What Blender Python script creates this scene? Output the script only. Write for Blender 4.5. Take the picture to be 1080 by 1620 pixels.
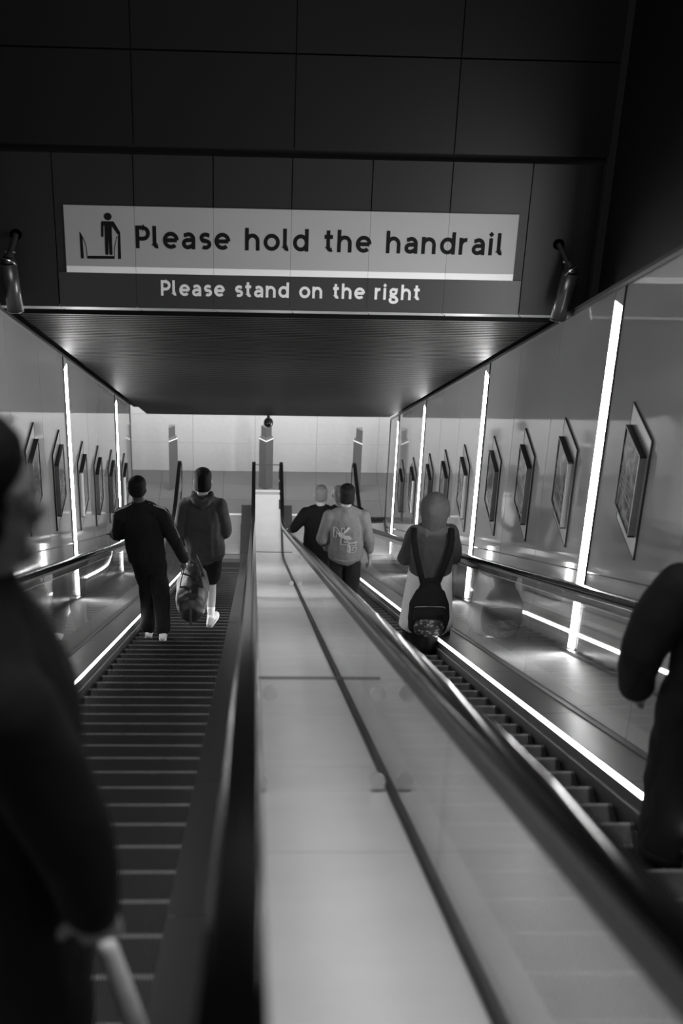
import bpy, bmesh, math, random
from math import sin, cos, pi, radians, tan
from mathutils import Vector, Matrix, noise
random.seed(7)
for o in list(bpy.data.objects): bpy.data.objects.remove(o)
SC = bpy.context.scene; COL = SC.collection
# ------------------------------------------------------------------ camera
cam_d = bpy.data.cameras.new('camera'); cam = bpy.data.objects.new('camera', cam_d); COL.objects.link(cam)
CAM_Z = 14.67
R = Matrix(((0.998335, -0.010643, -0.056698), (-0.043624, 0.507960, -0.860276), (0.037956, 0.861315, 0.506649)))
cam.matrix_world = Matrix.Translation((0, 0, CAM_Z)) @ R.to_4x4()
cam_d.sensor_fit = 'VERTICAL'; cam_d.sensor_height = 36; cam_d.sensor_width = 24
cam_d.lens = 2428 / 1620 * 36
cam_d.clip_start = .05; cam_d.clip_end = 200
cam_d.dof.use_dof = True; cam_d.dof.focus_distance = 15; cam_d.dof.aperture_fstop = 2.7
SC.camera = cam
# ------------------------------------------------------------------ world, lights, exposure
w = bpy.data.worlds.new('world'); SC.world = w; w.use_nodes = True
w.node_tree.nodes['Background'].inputs[0].default_value = (.5, .5, .5, 1)
w.node_tree.nodes['Background'].inputs[1].default_value = .006
SC.view_settings.view_transform = 'Standard'; SC.view_settings.look = 'None'
SC.view_settings.exposure = .5; SC.view_settings.gamma = 1; SC.view_settings.use_curve_mapping = False
def area(name, loc, rot, sx, sy, power, spread=180):
    l = bpy.data.lights.new(name, 'AREA'); l.shape = 'RECTANGLE'; l.size = sx; l.size_y = sy
    l.energy = power; l.spread = radians(spread)
    o = bpy.data.objects.new(name, l); o.location = loc; o.rotation_euler = rot; COL.objects.link(o); return o
area('hall_ceiling_light', (.2, 24.9, 3.2), (radians(38), 0, 0), 8.5, 1.0, 165)
area('upper_hall_light', (.3, 3.6, 17.6), (radians(12), 0, 0), 3.6, 5.0, 120, 120)
# ------------------------------------------------------------------ materials
def mat(name, g, rough=.5, metal=0, spec=.5, nz=0, nscale=8, bump=0, bscale=60, coat=0, stripes=None):
    m = bpy.data.materials.new(name); m.use_nodes = True; nt = m.node_tree; b = nt.nodes['Principled BSDF']
    g = g if isinstance(g, tuple) else (g, g, g)
    b.inputs['Base Color'].default_value = (*g, 1); b.inputs['Roughness'].default_value = rough
    b.inputs['Metallic'].default_value = metal; b.inputs['Specular IOR Level'].default_value = spec
    b.inputs['Coat Weight'].default_value = coat; b.inputs['Coat Roughness'].default_value = .03
    tc = nt.nodes.new('ShaderNodeTexCoord')
    if nz:
        n = nt.nodes.new('ShaderNodeTexNoise'); n.inputs['Scale'].default_value = nscale; n.inputs['Detail'].default_value = 6
        r = nt.nodes.new('ShaderNodeMapRange'); r.inputs[3].default_value = 1 - nz; r.inputs[4].default_value = 1 + nz
        x = nt.nodes.new('ShaderNodeMix'); x.data_type = 'RGBA'; x.blend_type = 'MULTIPLY'; x.inputs[0].default_value = 1
        nt.links.new(tc.outputs['Object'], n.inputs['Vector']); nt.links.new(n.outputs[0], r.inputs[0])
        x.inputs[6].default_value = (*g, 1); nt.links.new(r.outputs[0], x.inputs[7]); nt.links.new(x.outputs[2], b.inputs['Base Color'])
    if bump:
        n = nt.nodes.new('ShaderNodeTexNoise'); n.inputs['Scale'].default_value = bscale; n.inputs['Detail'].default_value = 4
        bp = nt.nodes.new('ShaderNodeBump'); bp.inputs['Strength'].default_value = bump; bp.inputs['Distance'].default_value = .01
        nt.links.new(tc.outputs['Object'], n.inputs['Vector']); nt.links.new(n.outputs[0], bp.inputs['Height']); nt.links.new(bp.outputs[0], b.inputs['Normal'])
    return m
def emat(name, s):
    m = bpy.data.materials.new(name); m.use_nodes = True; nt = m.node_tree; b = nt.nodes['Principled BSDF']
    b.inputs['Base Color'].default_value = (.8, .8, .8, 1)
    b.inputs['Emission Color'].default_value = (1, 1, 1, 1); b.inputs['Emission Strength'].default_value = s
    return m
def glassmat(name, ior=1.5, tint=.93):
    m = bpy.data.materials.new(name); m.use_nodes = True; nt = m.node_tree; nt.nodes.clear()
    o = nt.nodes.new('ShaderNodeOutputMaterial'); mx = nt.nodes.new('ShaderNodeMixShader'); t = nt.nodes.new('ShaderNodeBsdfTransparent')
    gl = nt.nodes.new('ShaderNodeBsdfGlossy'); fr = nt.nodes.new('ShaderNodeFresnel')
    t.inputs[0].default_value = (tint, tint, tint, 1); gl.inputs['Roughness'].default_value = .01; gl.inputs[0].default_value = (.95, .95, .95, 1)
    fr.inputs[0].default_value = ior
    geo = nt.nodes.new('ShaderNodeNewGeometry')          # same reflectance from both faces of the pane
    nm = nt.nodes.new('ShaderNodeVectorMath'); nm.operation = 'SCALE'
    mm = nt.nodes.new('ShaderNodeMath'); mm.operation = 'MULTIPLY_ADD'; mm.inputs[1].default_value = (1/ior-ior); mm.inputs[2].default_value = ior
    nt.links.new(geo.outputs['Backfacing'], mm.inputs[0]); nt.links.new(mm.outputs[0], fr.inputs[0])
    nt.links.new(fr.outputs[0], mx.inputs[0]); nt.links.new(t.outputs[0], mx.inputs[1]); nt.links.new(gl.outputs[0], mx.inputs[2]); nt.links.new(mx.outputs[0], o.inputs[0])
    return m
M = {}
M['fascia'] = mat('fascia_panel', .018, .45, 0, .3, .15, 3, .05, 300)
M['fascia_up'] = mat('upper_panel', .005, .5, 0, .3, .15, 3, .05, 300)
M['black'] = mat('black_gap', .003, .8)
M['steel'] = mat('brushed_steel', .42, .28, .9, .5, .06, 5)
M['darksteel'] = mat('dark_steel', .10, .35, .8, .5, .1, 9)
M['lip'] = mat('soffit_lip_metal', .75, .35, .4, .5, .35, 2.2)
M['rib'] = mat('ribbed_ceiling_metal', .008, .45, .2, .25, .12, 2)
M['wall'] = mat('glazed_wall_panel', .43, .045, 0, .4, .05, 1.2)
M['joint'] = mat('wall_joint', .03, .5)
M['trim'] = mat('trim_metal', .22, .3, .8)
M['endwall'] = mat('pale_stone_wall', .62, .6, 0, .3, .07, 14, .1, 90)
M['floor_dark'] = mat('grey_floor_tile', .15, .3, 0, .4, .1, 20)
M['floor_pale'] = mat('pale_floor_tile', .42, .25, 0, .5, .1, 12)
M['plate'] = mat('landing_plate_steel', .27, .3, .2, .5, .08, 6)
M['step'] = mat('step_aluminium', .03, .45, .35, .5, .25, 14)
M['stepedge'] = mat('step_nose', .15, .4, .3, .5, .3, 40)
M['groove'] = mat('step_groove', .002, .8)
M['skirt'] = mat('skirt_panel', .03, .45, .4)
M['deck_in'] = mat('inner_decking', .03, .35, .2, .5, .07, 5)
M['deck_out'] = mat('outer_decking', .36, .48, 0, .2, .08, 4)
for q_ in ('deck_in', 'rib'): M[q_].node_tree.nodes['Principled BSDF'].inputs['IOR'].default_value = 1.22
M['divider'] = mat('divider_decking', .68, .25, 0, .5, .10, 3.2)
M['gasket'] = mat('black_gasket', .012, .5)
M['rubber'] = mat('handrail_rubber', .003, .10, 0, .5)
M['rubber'].node_tree.nodes['Principled BSDF'].inputs['IOR'].default_value = 1.05
M['profile'] = mat('handrail_profile', .3, .25, .9)
M['glass'] = glassmat('balustrade_glass', 1.55)
M['baffle'] = glassmat('baffle_glass', 1.04, .998)
M['disc'] = mat('fixing_disc', .45, .4, .3)
M['led'] = emat('led_strip', 7.0)
M['tube'] = emat('lit_diffuser', 34)
M['tubeoff'] = mat('diffuser_unlit', .35, .3, 0, .4)
M['signgrey'] = mat('sign_grey', .33, .45, 0, .4, .03, 3)
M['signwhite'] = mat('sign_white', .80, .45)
M['signdark'] = mat('sign_dark', .035, .4)
M['ink'] = mat('sign_ink', .008, .7, 0, .1)
M['letter'] = mat('sign_letter', .72, .5)
M['lampbody'] = mat('lamp_cylinder', .12, .3, .7)
M['frame'] = mat('frame_black', .012, .4)
M['frameside'] = mat('frame_side', .20, .3, .4)
M['back'] = mat('backplate_satin', .36, .3, .2)
M['backedge'] = mat('backplate_edge', .02, .5)
M['post'] = mat('post_satin', .25, .3, .5, .5, .05, 4)
M['postglow'] = emat('post_light_band', .8)
M['comb'] = mat('comb_plate', .16, .4, .6)
M['dome'] = mat('dome_black', .006, .08, 0, .7)
M['skin_d'] = mat('skin_dark', .035, .55, 0, .4, .1, 20)
M['skin_m'] = mat('skin_mid', .22, .55, 0, .4, .08, 20)
M['skin_l'] = mat('skin_pale', .42, .55, 0, .4, .08, 20)
M['hair_b'] = mat('hair_black', .004, .7, 0, .15, .3, 60, .5, 200)
M['hair_g'] = mat('hair_grey', .20, .7, 0, .3, .25, 60, .5, 200)
M['cl_black'] = mat('cloth_black', .006, .85, 0, .2, .2, 20, .2, 250)
M['cl_black2'] = mat('cloth_soft_black', .007, .9, 0, .2, .2, 20, .2, 250)
M['cl_char'] = mat('cloth_charcoal', .045, .9, 0, .2, .25, 25, .3, 250)
M['cl_grey'] = mat('cloth_grey', .10, .9, 0, .2, .2, 25, .3, 250)
M['cl_hijab'] = mat('cloth_headscarf', .105, .9, 0, .2, .15, 15, .3, 250)
M['cl_coat'] = mat('cloth_coat', .055, .9, 0, .2, .15, 15, .3, 250)
M['cl_pale'] = mat('cloth_pale', .62, .9, 0, .2, .15, 30, .3, 250)
M['white'] = mat('white_trainer', .68, .5, 0, .4, .1, 30)
M['stripe'] = mat('pale_stripe', .30, .8)
M['print'] = mat('sweatshirt_print', .23, .8, 0, .2, .2, 30)
M['bag'] = mat('bag_leather', .018, .45, 0, .5, .3, 30, .2, 120)
M['floral'] = mat('backpack_patterned_pocket', .012, .6)
nt = M['floral'].node_tree; v = nt.nodes.new('ShaderNodeTexVoronoi'); v.inputs['Scale'].default_value = 38
cr = nt.nodes.new('ShaderNodeValToRGB'); cr.color_ramp.elements[0].position = .25; cr.color_ramp.elements[0].color = (.16, .16, .16, 1)
cr.color_ramp.elements[1].position = .5; cr.color_ramp.elements[1].color = (.006, .006, .006, 1)
tcn = nt.nodes.new('ShaderNodeTexCoord'); nt.links.new(tcn.outputs['Object'], v.inputs['Vector'])
nt.links.new(v.outputs['Distance'], cr.inputs[0]); nt.links.new(cr.outputs[0], nt.nodes['Principled BSDF'].inputs['Base Color'])
# pleats in the pale skirt: thin vertical lines woven in the cloth
def add_poster(i):
    m = bpy.data.materials.new('poster_art'); m.use_nodes = True; nt = m.node_tree; b = nt.nodes['Principled BSDF']
    b.inputs['Roughness'].default_value = .08
    tc = nt.nodes.new('ShaderNodeTexCoord'); mp = nt.nodes.new('ShaderNodeMapping'); mp.inputs[1].default_value = (i*1.7, i*3.1, i*2.3)
    n = nt.nodes.new('ShaderNodeTexNoise'); n.inputs['Scale'].default_value = 4.5; n.inputs['Detail'].default_value = 3; n.inputs['Distortion'].default_value = 1.5
    cr = nt.nodes.new('ShaderNodeValToRGB'); cr.color_ramp.elements[0].position = .42; cr.color_ramp.elements[0].color = (.06, .06, .06, 1)
    cr.color_ramp.elements[1].position = .62; cr.color_ramp.elements[1].color = (.38, .38, .38, 1)
    nt.links.new(tc.outputs['Object'], mp.inputs[0]); nt.links.new(mp.outputs[0], n.inputs['Vector']); nt.links.new(n.outputs[0], cr.inputs[0]); nt.links.new(cr.outputs[0], b.inputs['Base Color'])
    return m
POST = [add_poster(i) for i in range(4)]
# ------------------------------------------------------------------ helpers
def obj(name, me, m=None, parent=None, loc=None):
    if isinstance(me, bmesh.types.BMesh):
        bmesh.ops.recalc_face_normals(me, faces=me.faces); d = bpy.data.meshes.new(name); me.to_mesh(d); me.free(); me = d
    if m is not None and len(me.materials) == 0:
        for q in (m if isinstance(m, (list, tuple)) else [m]): me.materials.append(q)
    o = bpy.data.objects.new(name, me); COL.objects.link(o)
    if parent is not None: o.parent = parent
    if loc is not None: o.location = loc
    return o
def tag(o, label, cat, group=None):
    o['label'] = label; o['category'] = cat
    if group: o['group'] = group
    return o
def thing(name, label, cat, loc=(0, 0, 0), group=None, rz=0):
    o = bpy.data.objects.new(name, None); COL.objects.link(o); o.location = loc; o.rotation_euler = (0, 0, rz)
    o.empty_display_size = .1
    return tag(o, label, cat, group)
def struct(name, bm, m): o = obj(name, bm, m); o['kind'] = 'structure'; return o
def smooth(o):
    for p in o.data.polygons: p.use_smooth = True
    return o
def box(bm, x0, x1, y0, y1, z0, z1, mi=0):
    v = [bm.verts.new((x, y, z)) for x in (x0, x1) for y in (y0, y1) for z in (z0, z1)]
    for f in ((0, 1, 3, 2), (4, 6, 7, 5), (0, 4, 5, 1), (2, 3, 7, 6), (0, 2, 6, 4), (1, 5, 7, 3)):
        bm.faces.new([v[i] for i in f]).material_index = mi
def prism_x(bm, poly, x0, x1, mi=0):            # polygon of (Y, Z) extruded along X
    a = [bm.verts.new((x0, y, z)) for y, z in poly]; b = [bm.verts.new((x1, y, z)) for y, z in poly]
    bm.faces.new(a).material_index = mi; bm.faces.new(b[::-1]).material_index = mi
    for i in range(len(poly)):
        j = (i+1) % len(poly); bm.faces.new((a[i], b[i], b[j], a[j])).material_index = mi
def prism_y(bm, poly, y0, y1, mi=0):            # polygon of (X, Z) extruded along Y
    a = [bm.verts.new((x, y0, z)) for x, z in poly]; b = [bm.verts.new((x, y1, z)) for x, z in poly]
    bm.faces.new(a).material_index = mi; bm.faces.new(b[::-1]).material_index = mi
    for i in range(len(poly)):
        j = (i+1) % len(poly); bm.faces.new((a[i], b[i], b[j], a[j])).material_index = mi
def prism_z(bm, poly, z0, z1, mi=0):
    a = [bm.verts.new((x, y, z0)) for x, y in poly]; b = [bm.verts.new((x, y, z1)) for x, y in poly]
    bm.faces.new(a).material_index = mi; bm.faces.new(b[::-1]).material_index = mi
    for i in range(len(poly)):
        j = (i+1) % len(poly); bm.faces.new((a[i], b[i], b[j], a[j])).material_index = mi
def cyl(bm, p0, p1, r, n=20, r1=None, mi=0):
    p0, p1 = Vector(p0), Vector(p1); d = (p1-p0).normalized(); s = d.orthogonal().normalized(); t = d.cross(s); r1 = r if r1 is None else r1
    a = [bm.verts.new(p0+(s*cos(2*pi*i/n)+t*sin(2*pi*i/n))*r) for i in range(n)]
    b = [bm.verts.new(p1+(s*cos(2*pi*i/n)+t*sin(2*pi*i/n))*r1) for i in range(n)]
    bm.faces.new(a).material_index = mi; bm.faces.new(b[::-1]).material_index = mi
    for i in range(n): bm.faces.new((a[i], b[i], b[(i+1) % n], a[(i+1) % n])).material_index = mi
def bmsh(): return bmesh.new()
# ------------------------------------------------------------------ incline geometry
TAN = tan(radians(30)); YB = 22.71
def N(Y, c=.5): s = YB-Y; return .5*(s+math.sqrt(s*s+c*c))*TAN           # step nosing height
def line_z(Y, p): return CAM_Z-(Y-0)*TAN - p/cos(radians(30))             # straight line p below the eye, square to the incline
def ys(y0, y1, far=.25):
    r = [y0]; y = y0
    while y < y1-1e-6:
        y += 1.5 if y < 20.5 else far
        r.append(min(y, y1))
    return r
def sweep_v(bm, sec, Y, mi=0, off=0):            # section (x, height over the nosings) swept along the stair line
    rows = [[bm.verts.new((x, y, N(y)+h+off)) for x, h in sec] for y in Y]
    n = len(sec)
    for a, b in zip(rows, rows[1:]):
        for i in range(n): bm.faces.new((a[i], a[(i+1) % n], b[(i+1) % n], b[i])).material_index = mi
    bm.faces.new(rows[0]).material_index = mi; bm.faces.new(rows[-1][::-1]).material_index = mi
def sweep_path(bm, sec, path):                   # section (x, n) swept along a (Y, Z) path
    rows = []
    for i, (y, z) in enumerate(path):
        a = Vector(path[max(0, i-1)]); b = Vector(path[min(len(path)-1, i+1)]); t = (b-a).normalized(); nn = Vector((-t.y, t.x))
        rows.append([bm.verts.new((x, y+nn.x*h, z+nn.y*h)) for x, h in sec])
    n = len(sec)
    for a, b in zip(rows, rows[1:]):
        for i in range(n): bm.faces.new((a[i], a[(i+1) % n], b[(i+1) % n], b[i]))
    bm.faces.new(rows[0]); bm.faces.new(rows[-1][::-1])
YEND = 24.95; HR = 1.005; RN = .30
# ------------------------------------------------------------------ structure: walls
def wall_side(name, X, out, y0, y1, strips):
    bm = bmsh()
    # panels between vertical joints, one mesh, with a recessed horizontal joint near the foot
    js = [y0]
    base = [4.25, 5.75, 7.25, 9.22, 11.04, 12.63, 14.19, 16.0, 17.6, 19.17, 21.0, 22.73, 24.17]
    js += [b for b in base if y0+.3 < b < y1-.3] + [y1]
    g = .006
    for a, b in zip(js, js[1:]):
        a2, b2 = a+g, b-g
        prism_x(bm, [(a2, line_z(a2, .505)), (b2, line_z(b2, .505)), (b2, line_z(b2, -1.41)), (a2, line_z(a2, -1.41))], X, X+out*.03)
        prism_x(bm, [(a2, N(a2)-.25), (b2, N(b2)-.25), (b2, line_z(b2, .515)), (a2, line_z(a2, .515))], X, X+out*.03)
    prism_x(bm, [(y0, N(y0)-.3), (y1, N(y1)-.3), (y1, line_z(y1, -1.41)), (y0, line_z(y0, -1.41))], X+out*.03, X+out*.12, 1)
    struct(name, bm, [M['wall'], M['joint']])
    bm = bmsh()
    prism_x(bm, [(y0, line_z(y0, -1.405)), (y1, line_z(y1, -1.405)), (y1, line_z(y1, -1.43)), (y0, line_z(y0, -1.43))], X-out*.012, X+out*.10)
    struct('trim_%d' % (1 if out < 0 else 2), bm, M['trim'])
XR, XL = 2.40, -1.945
wall_side('wall_right', XR, 1, 0.0, 24.17, None)
wall_side('wall_left', XL, -1, 6.0, 21.42, None)
# end post of the walls
bm = bmsh(); prism_x(bm, [(24.17, 0), (24.20, 0), (24.20, line_z(24.2, -1.43)), (24.17, line_z(24.17, -1.43))], XR-.01, XR+.12); struct('trim_3', bm, M['darksteel'])
bm = bmsh(); prism_x(bm, [(21.42, .3), (21.45, .3), (21.45, line_z(21.45, -1.43)), (21.42, line_z(21.42, -1.43))], XL-.12, XL+.01); struct('trim_4', bm, M['darksteel'])
# upper side wall, beyond the sloping capping
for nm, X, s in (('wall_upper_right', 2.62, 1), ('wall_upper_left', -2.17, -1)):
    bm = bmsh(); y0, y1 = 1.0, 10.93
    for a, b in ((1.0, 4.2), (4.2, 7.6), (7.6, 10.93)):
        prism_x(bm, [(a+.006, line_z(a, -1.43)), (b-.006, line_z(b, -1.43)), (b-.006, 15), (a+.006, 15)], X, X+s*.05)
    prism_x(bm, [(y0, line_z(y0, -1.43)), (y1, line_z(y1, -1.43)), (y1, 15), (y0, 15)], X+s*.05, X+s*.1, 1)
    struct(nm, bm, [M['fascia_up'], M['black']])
    bm = bmsh(); x0 = 2.39 if s > 0 else -1.935
    prism_x(bm, [(y0, line_z(y0, -1.43)), (y1, line_z(y1, -1.43)), (y1, line_z(y1, -1.455)), (y0, line_z(y0, -1.455))], x0, X)
    struct('trim_%d' % (5 if s > 0 else 6), bm, M['fascia'])
# ------------------------------------------------------------------ front fascia
YF = 10.967; GZ = .004
bm = bmsh()
xs = [-2.15, -1.497, -.910, -.326, .254, .845, 1.435, 2.030, 2.60]
for a, b in zip(xs, xs[1:]):
    if b > 2.5:                                  # rounded right-hand end
        sec = [(a+GZ, YF+.25), (a+GZ, YF)] + [(2.46+.14*sin(t*pi/12), YF+.14-.14*cos(t*pi/12)) for t in range(7)] + [(2.60, YF+.25)]
        prism_z(bm, sec, 10.005, 11.205)
    else: box(bm, a+GZ, b-GZ, YF, YF+.05, 10.005, 11.205)
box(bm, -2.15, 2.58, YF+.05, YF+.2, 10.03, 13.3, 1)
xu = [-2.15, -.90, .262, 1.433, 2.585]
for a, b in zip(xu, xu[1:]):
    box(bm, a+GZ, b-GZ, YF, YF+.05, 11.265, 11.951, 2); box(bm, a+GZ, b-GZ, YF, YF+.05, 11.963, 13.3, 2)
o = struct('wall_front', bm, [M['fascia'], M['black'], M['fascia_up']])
# bright bevelled lip under the fascia
bm = bmsh()
xl = [-2.15, -1.497, -.910, -.326, .254, .845, 1.435, 2.030, 2.60]
for i, (a, b) in enumerate(zip(xl, xl[1:])):
    v = [bm.verts.new(c) for c in ((a+.005, YF+.0, 10.005), (b-.005, YF+.0, 10.005), (b-.005+.03*(b < 2.5), YF+.06, 9.958), (a+.035, YF+.06, 9.958))]
    bm.faces.new(v)
    w_ = [bm.verts.new((q.co.x, q.co.y+.02, q.co.z+.02)) for q in v]; bm.faces.new(w_[::-1])
    for k in range(4): bm.faces.new((v[k], w_[k], w_[(k+1) % 4], v[(k+1) % 4]))
struct('trim_7', bm, M['lip'])
# ------------------------------------------------------------------ sloping ribbed ceiling of the tunnel
bm = bmsh(); ya, yb = YF+.075, 23.3; x0, x1 = -1.835, 2.29
n = int((yb-ya)/.11); dy = (yb-ya)/n
for i in range(n):
    y = ya+i*dy; pa = -1.405
    # one inverted trough rib
    pts = [(y, line_z(y, pa)+.035), (y+dy*.28, line_z(y+dy*.28, pa)+.035), (y+dy*.36, line_z(y+dy*.36, pa)), (y+dy*.94, line_z(y+dy*.94, pa)), (y+dy, line_z(y+dy, pa)+.035)]
    prism_x(bm, pts+[(y+dy, line_z(y+dy, pa)+.06), (y, line_z(y, pa)+.06)], x0, x1)
struct('ceiling', bm, M['rib'])
bm = bmsh(); prism_x(bm, [(ya-.05, line_z(ya, -1.5)), (yb+.02, line_z(yb, -1.5)), (yb+.02, line_z(yb, -1.75)), (ya-.05, line_z(ya, -1.75))], XL-.1, XR+.1)
struct('ceiling_backing', bm, M['black'])
bm = bmsh(); box(bm, x0, x1, 23.30, 23.34, line_z(23.3, -1.405)-.01, 3.3); struct('trim_8', bm, M['darksteel'])
# ------------------------------------------------------------------ lower hall
bm = bmsh()
zc = [0, .62, 1.23, 1.84, 2.45, 3.3]; xc = [-6, -4.8, -3.6, -2.4, -1.2, 0, 1.2, 2.4, 3.6, 4.8, 6]
for a, b in zip(xc, xc[1:]):
    for c, d in zip(zc, zc[1:]): box(bm, a+.002, b-.002, 26.45, 26.5, c+.002, d-.002)
box(bm, -6, 6, 26.5, 26.6, 0, 3.3, 1); struct('wall_back', bm, [M['endwall'], M['floor_dark']])
bm = bmsh(); box(bm, -6.1, -6, 21.5, 26.6, 0, 3.3); struct('wall_hall_left', bm, M['endwall'])
bm = bmsh(); box(bm, 6, 6.1, 21.5, 26.6, 0, 3.3); struct('wall_hall_right', bm, M['endwall'])
bm = bmsh(); box(bm, -6, XL-.12, 21.4, 21.45, 0, 3.3); struct('wall_hall_near_left', bm, M['endwall'])
bm = bmsh(); box(bm, XR+.12, 6, 24.15, 24.2, 0, 3.3); struct('wall_hall_near_right', bm, M['endwall'])
bm = bmsh(); box(bm, -6, 6, 23.34, 26.6, 3.3, 3.4); box(bm, -6, XL-.1, 21.4, 23.34, 3.3, 3.4); struct('ceiling_hall', bm, M['endwall'])
bm = bmsh()
for i in range(20):
    for j in range(3): box(bm, -6+i*.6+.002, -5.4+i*.6-.002, 24.74+j*.6, 24.74+j*.6+.596, -.06, 0)
for i in range(7): box(bm, -6+i*.6+.002, -5.4+i*.6-.002, 21.45, 24.74, -.06, 0)
box(bm, -1.8, XR, 24.734, 24.74, -.06, 0); box(bm, -6, 6, 21.4, 26.5, -.12, -.062, 1)
struct('floor', bm, [M['floor_dark'], M['gasket']])
# ------------------------------------------------------------------ escalators
CX = .2325
STEP_T = .35; YS0 = 4.489
def cleat_step(rise, w):
    """one tread with its riser: grooved tread, grooved curved riser; nose at origin, tread runs uphill (-Y)"""
    bm = bmsh(); pitch = .0088; n = int(w/pitch); w = n*pitch
    rows = ((-STEP_T+.004, 0, 0), (-.020, 0, 1), (0, 0, 2), (.004, -.016, 2), (-.006, -rise*.22, 1), (-.016, -rise*.6, 1), (-.03, -rise-.01, 1))
    xs_ = []
    for i in range(n):
        x = -w/2+i*pitch; xs_ += [(x, 0), (x+pitch*.50, 0), (x+pitch*.53, 1), (x+pitch*.97, 1)]
    xs_.append((w/2, 0)); prev = None; pm = 0
    for y, z, mi in rows:
        top_ = abs(z) < 1e-9
        cur = [bm.verts.new((x, y-(0 if top_ and y < -.01 else g_*.010), z-(g_*.012 if top_ else 0))) for x, g_ in xs_]
        if prev:
            for k_ in range(len(xs_)-1):
                groove = xs_[k_][1]+xs_[k_+1][1] > 0
                f_ = bm.faces.new((prev[k_], prev[k_+1], cur[k_+1], cur[k_]))
                f_.material_index = 2 if groove else (1 if pm == 2 or (pm == 1 and y == 0) else 0)
        prev = cur; pm = mi
    d = bpy.data.meshes.new('step'); bm.to_mesh(d); bm.free()
    for q_ in ('step', 'stepedge', 'groove'): d.materials.append(M[q_])
    return d
def escalator(xb0, xb1, wallside, label, y_start):
    cx = (xb0+xb1)/2; wb = xb1-xb0
    E = thing('escalator', label, 'escalator', (cx, 23.6, 0))
    def P(name, bm, m): o = obj(name, bm, m, E); o.matrix_parent_inverse = Matrix.Translation((-cx, -23.6, 0)); return o
    # steps
    full = cleat_step(STEP_T*TAN, wb-.008); cache = {}
    k0 = math.ceil((y_start-YS0)/STEP_T)
    for k in range(k0, 56):
        y = YS0+k*STEP_T; 
        if y > 23.12: break
        rise = N(y)-N(y+STEP_T)
        if abs(rise-STEP_T*TAN) < .012: me = full
        else: me = cleat_step(max(rise, .004), wb-.008)
        o = obj('step', me, None, E, (0, y-23.6, N(y)))
    for side in (-1, 1):
        xe = xb0 if side < 0 else xb1                      # belt edge
        outer = (side == wallside)
        s = side
        gx = xe+s*(.215 if outer else .197)                # glass plane
        hx = xe+s*(.235 if outer else (.218 if wallside < 0 else .209))
        bm = bmsh(); sec = [(xe+s*.004, -.28), (xe+s*.004, .128), (xe+s*.03, .128), (xe+s*.03, -.28)]
        sweep_v(bm, sec, ys(y_start, 24.9)); P('skirt', bm, M['skirt'])
        bm = bmsh(); sec = [(xe-s*.012, .045), (xe-s*.012, .062), (xe+s*.004, .066), (xe+s*.004, .040)]
        sweep_v(bm, sec, ys(y_start, 24.3)); P('skirt_brush', bm, M['gasket'])
        bm = bmsh(); sec = [(xe+s*.005, .129), (xe+s*.005, .168), (xe+s*.02, .168), (xe+s*.02, .129)]
        sweep_v(bm, sec, ys(y_start, 23.4)); P('skirt_light', bm, M['led'])
        a = xe-s*.001
        bm = bmsh(); Y = ys(y_start, 24.9)
        sec = [(a, .169), (a, .176), (gx-s*.006, .184), (gx-s*.006, .10), (xe+s*.03, .10), (xe+s*.03, .169)]
        yy = y_start                                       # decking comes in lengths with fine joints
        while yy < 24.8:
            y2 = min(yy+1.8, 24.9); sweep_v(bm, sec, ys(yy, y2-.004) if y2 > 20 else [yy, y2-.004]); yy = y2
        P('inner_decking', bm, M['deck_in'])
        bm = bmsh(); sec = [(gx-s*.020, .160), (gx-s*.020, .192), (gx+s*.016, .192), (gx+s*.016, .160)]
        sweep_v(bm, sec, ys(y_start, 25.0)); P('gasket', bm, M['gasket'])
        # glass panels
        edges = []; yy = 25.0
        e = [y_start]
        base = .6 if not outer else .95
        while base < 24:
            if base > y_start+.5: e.append(base)
            base += 2.44 if not outer else 2.45
        if 25.0-e[-1] < 1.2: e.pop()
        e.append(25.0)
        for i, (u, v_) in enumerate(zip(e, e[1:])):
            bm = bmsh(); last = (v_ == 25.0)
            Y = ys(u+.003, v_-.003)
            if not last:
                pl = [(y, N(y)+.17) for y in Y]+[(y, N(y)+HR-.06) for y in Y[::-1]]
            else:
                zt = N(24.9)+HR-.06; zb = N(24.9)+.17; r = (zt-zb)/2
                pl = [(y, N(y)+.17) for y in Y[:-1]]+[(24.9+r*.75*sin(t*pi/10), (zt+zb)/2-r*cos(t*pi/10)) for t in range(0, 11)]+[(y, N(y)+HR-.06) for y in Y[:-1][::-1]]
            prism_x(bm, pl, gx-.005, gx+.005); P('glass_panel', bm, M['glass'])
        # handrail with its metal carrier, looping round the newel
        Y = ys(y_start, 24.9, .15); path = [(y, N(y)+HR-.018) for y in Y]
        zt = path[-1][1]; r = .33
        for t in range(1, 13): path.append((24.9+r*.95*sin(t*pi/12), zt-r+r*cos(t*pi/12)))
        path += [(24.6, zt-2*r+.02), (24.35, zt-2*r+.03)]
        sec = [(hx+.0345*c, .018*d_) for c, d_ in ((-1, -.85), (-1, .1), (-.97, .45), (-.90, .72), (-.80, .9), (-.6, .98), (0, 1.02), (.6, .98), (.80, .9), (.90, .72), (.97, .45), (1, .1), (1, -.85), (.9, -1), (-.9, -1))]
        bm = bmsh(); sweep_path(bm, sec, path); o = P('handrail', bm, M['rubber']); smooth(o)
        sec = [(hx+.024*c, -.018-.058*d_) for c, d_ in ((-1, 0), (-.7, 1), (.7, 1), (1, 0))]
        bm = bmsh(); sweep_path(bm, sec, path[:-2]); P('handrail_profile', bm, M['gasket'])
        sec = [(hx-s*.025*c, -.074-.004*d_) for c, d_ in ((.6, 0), (.6, 1), (1.1, 1), (1.1, 0))]
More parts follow.
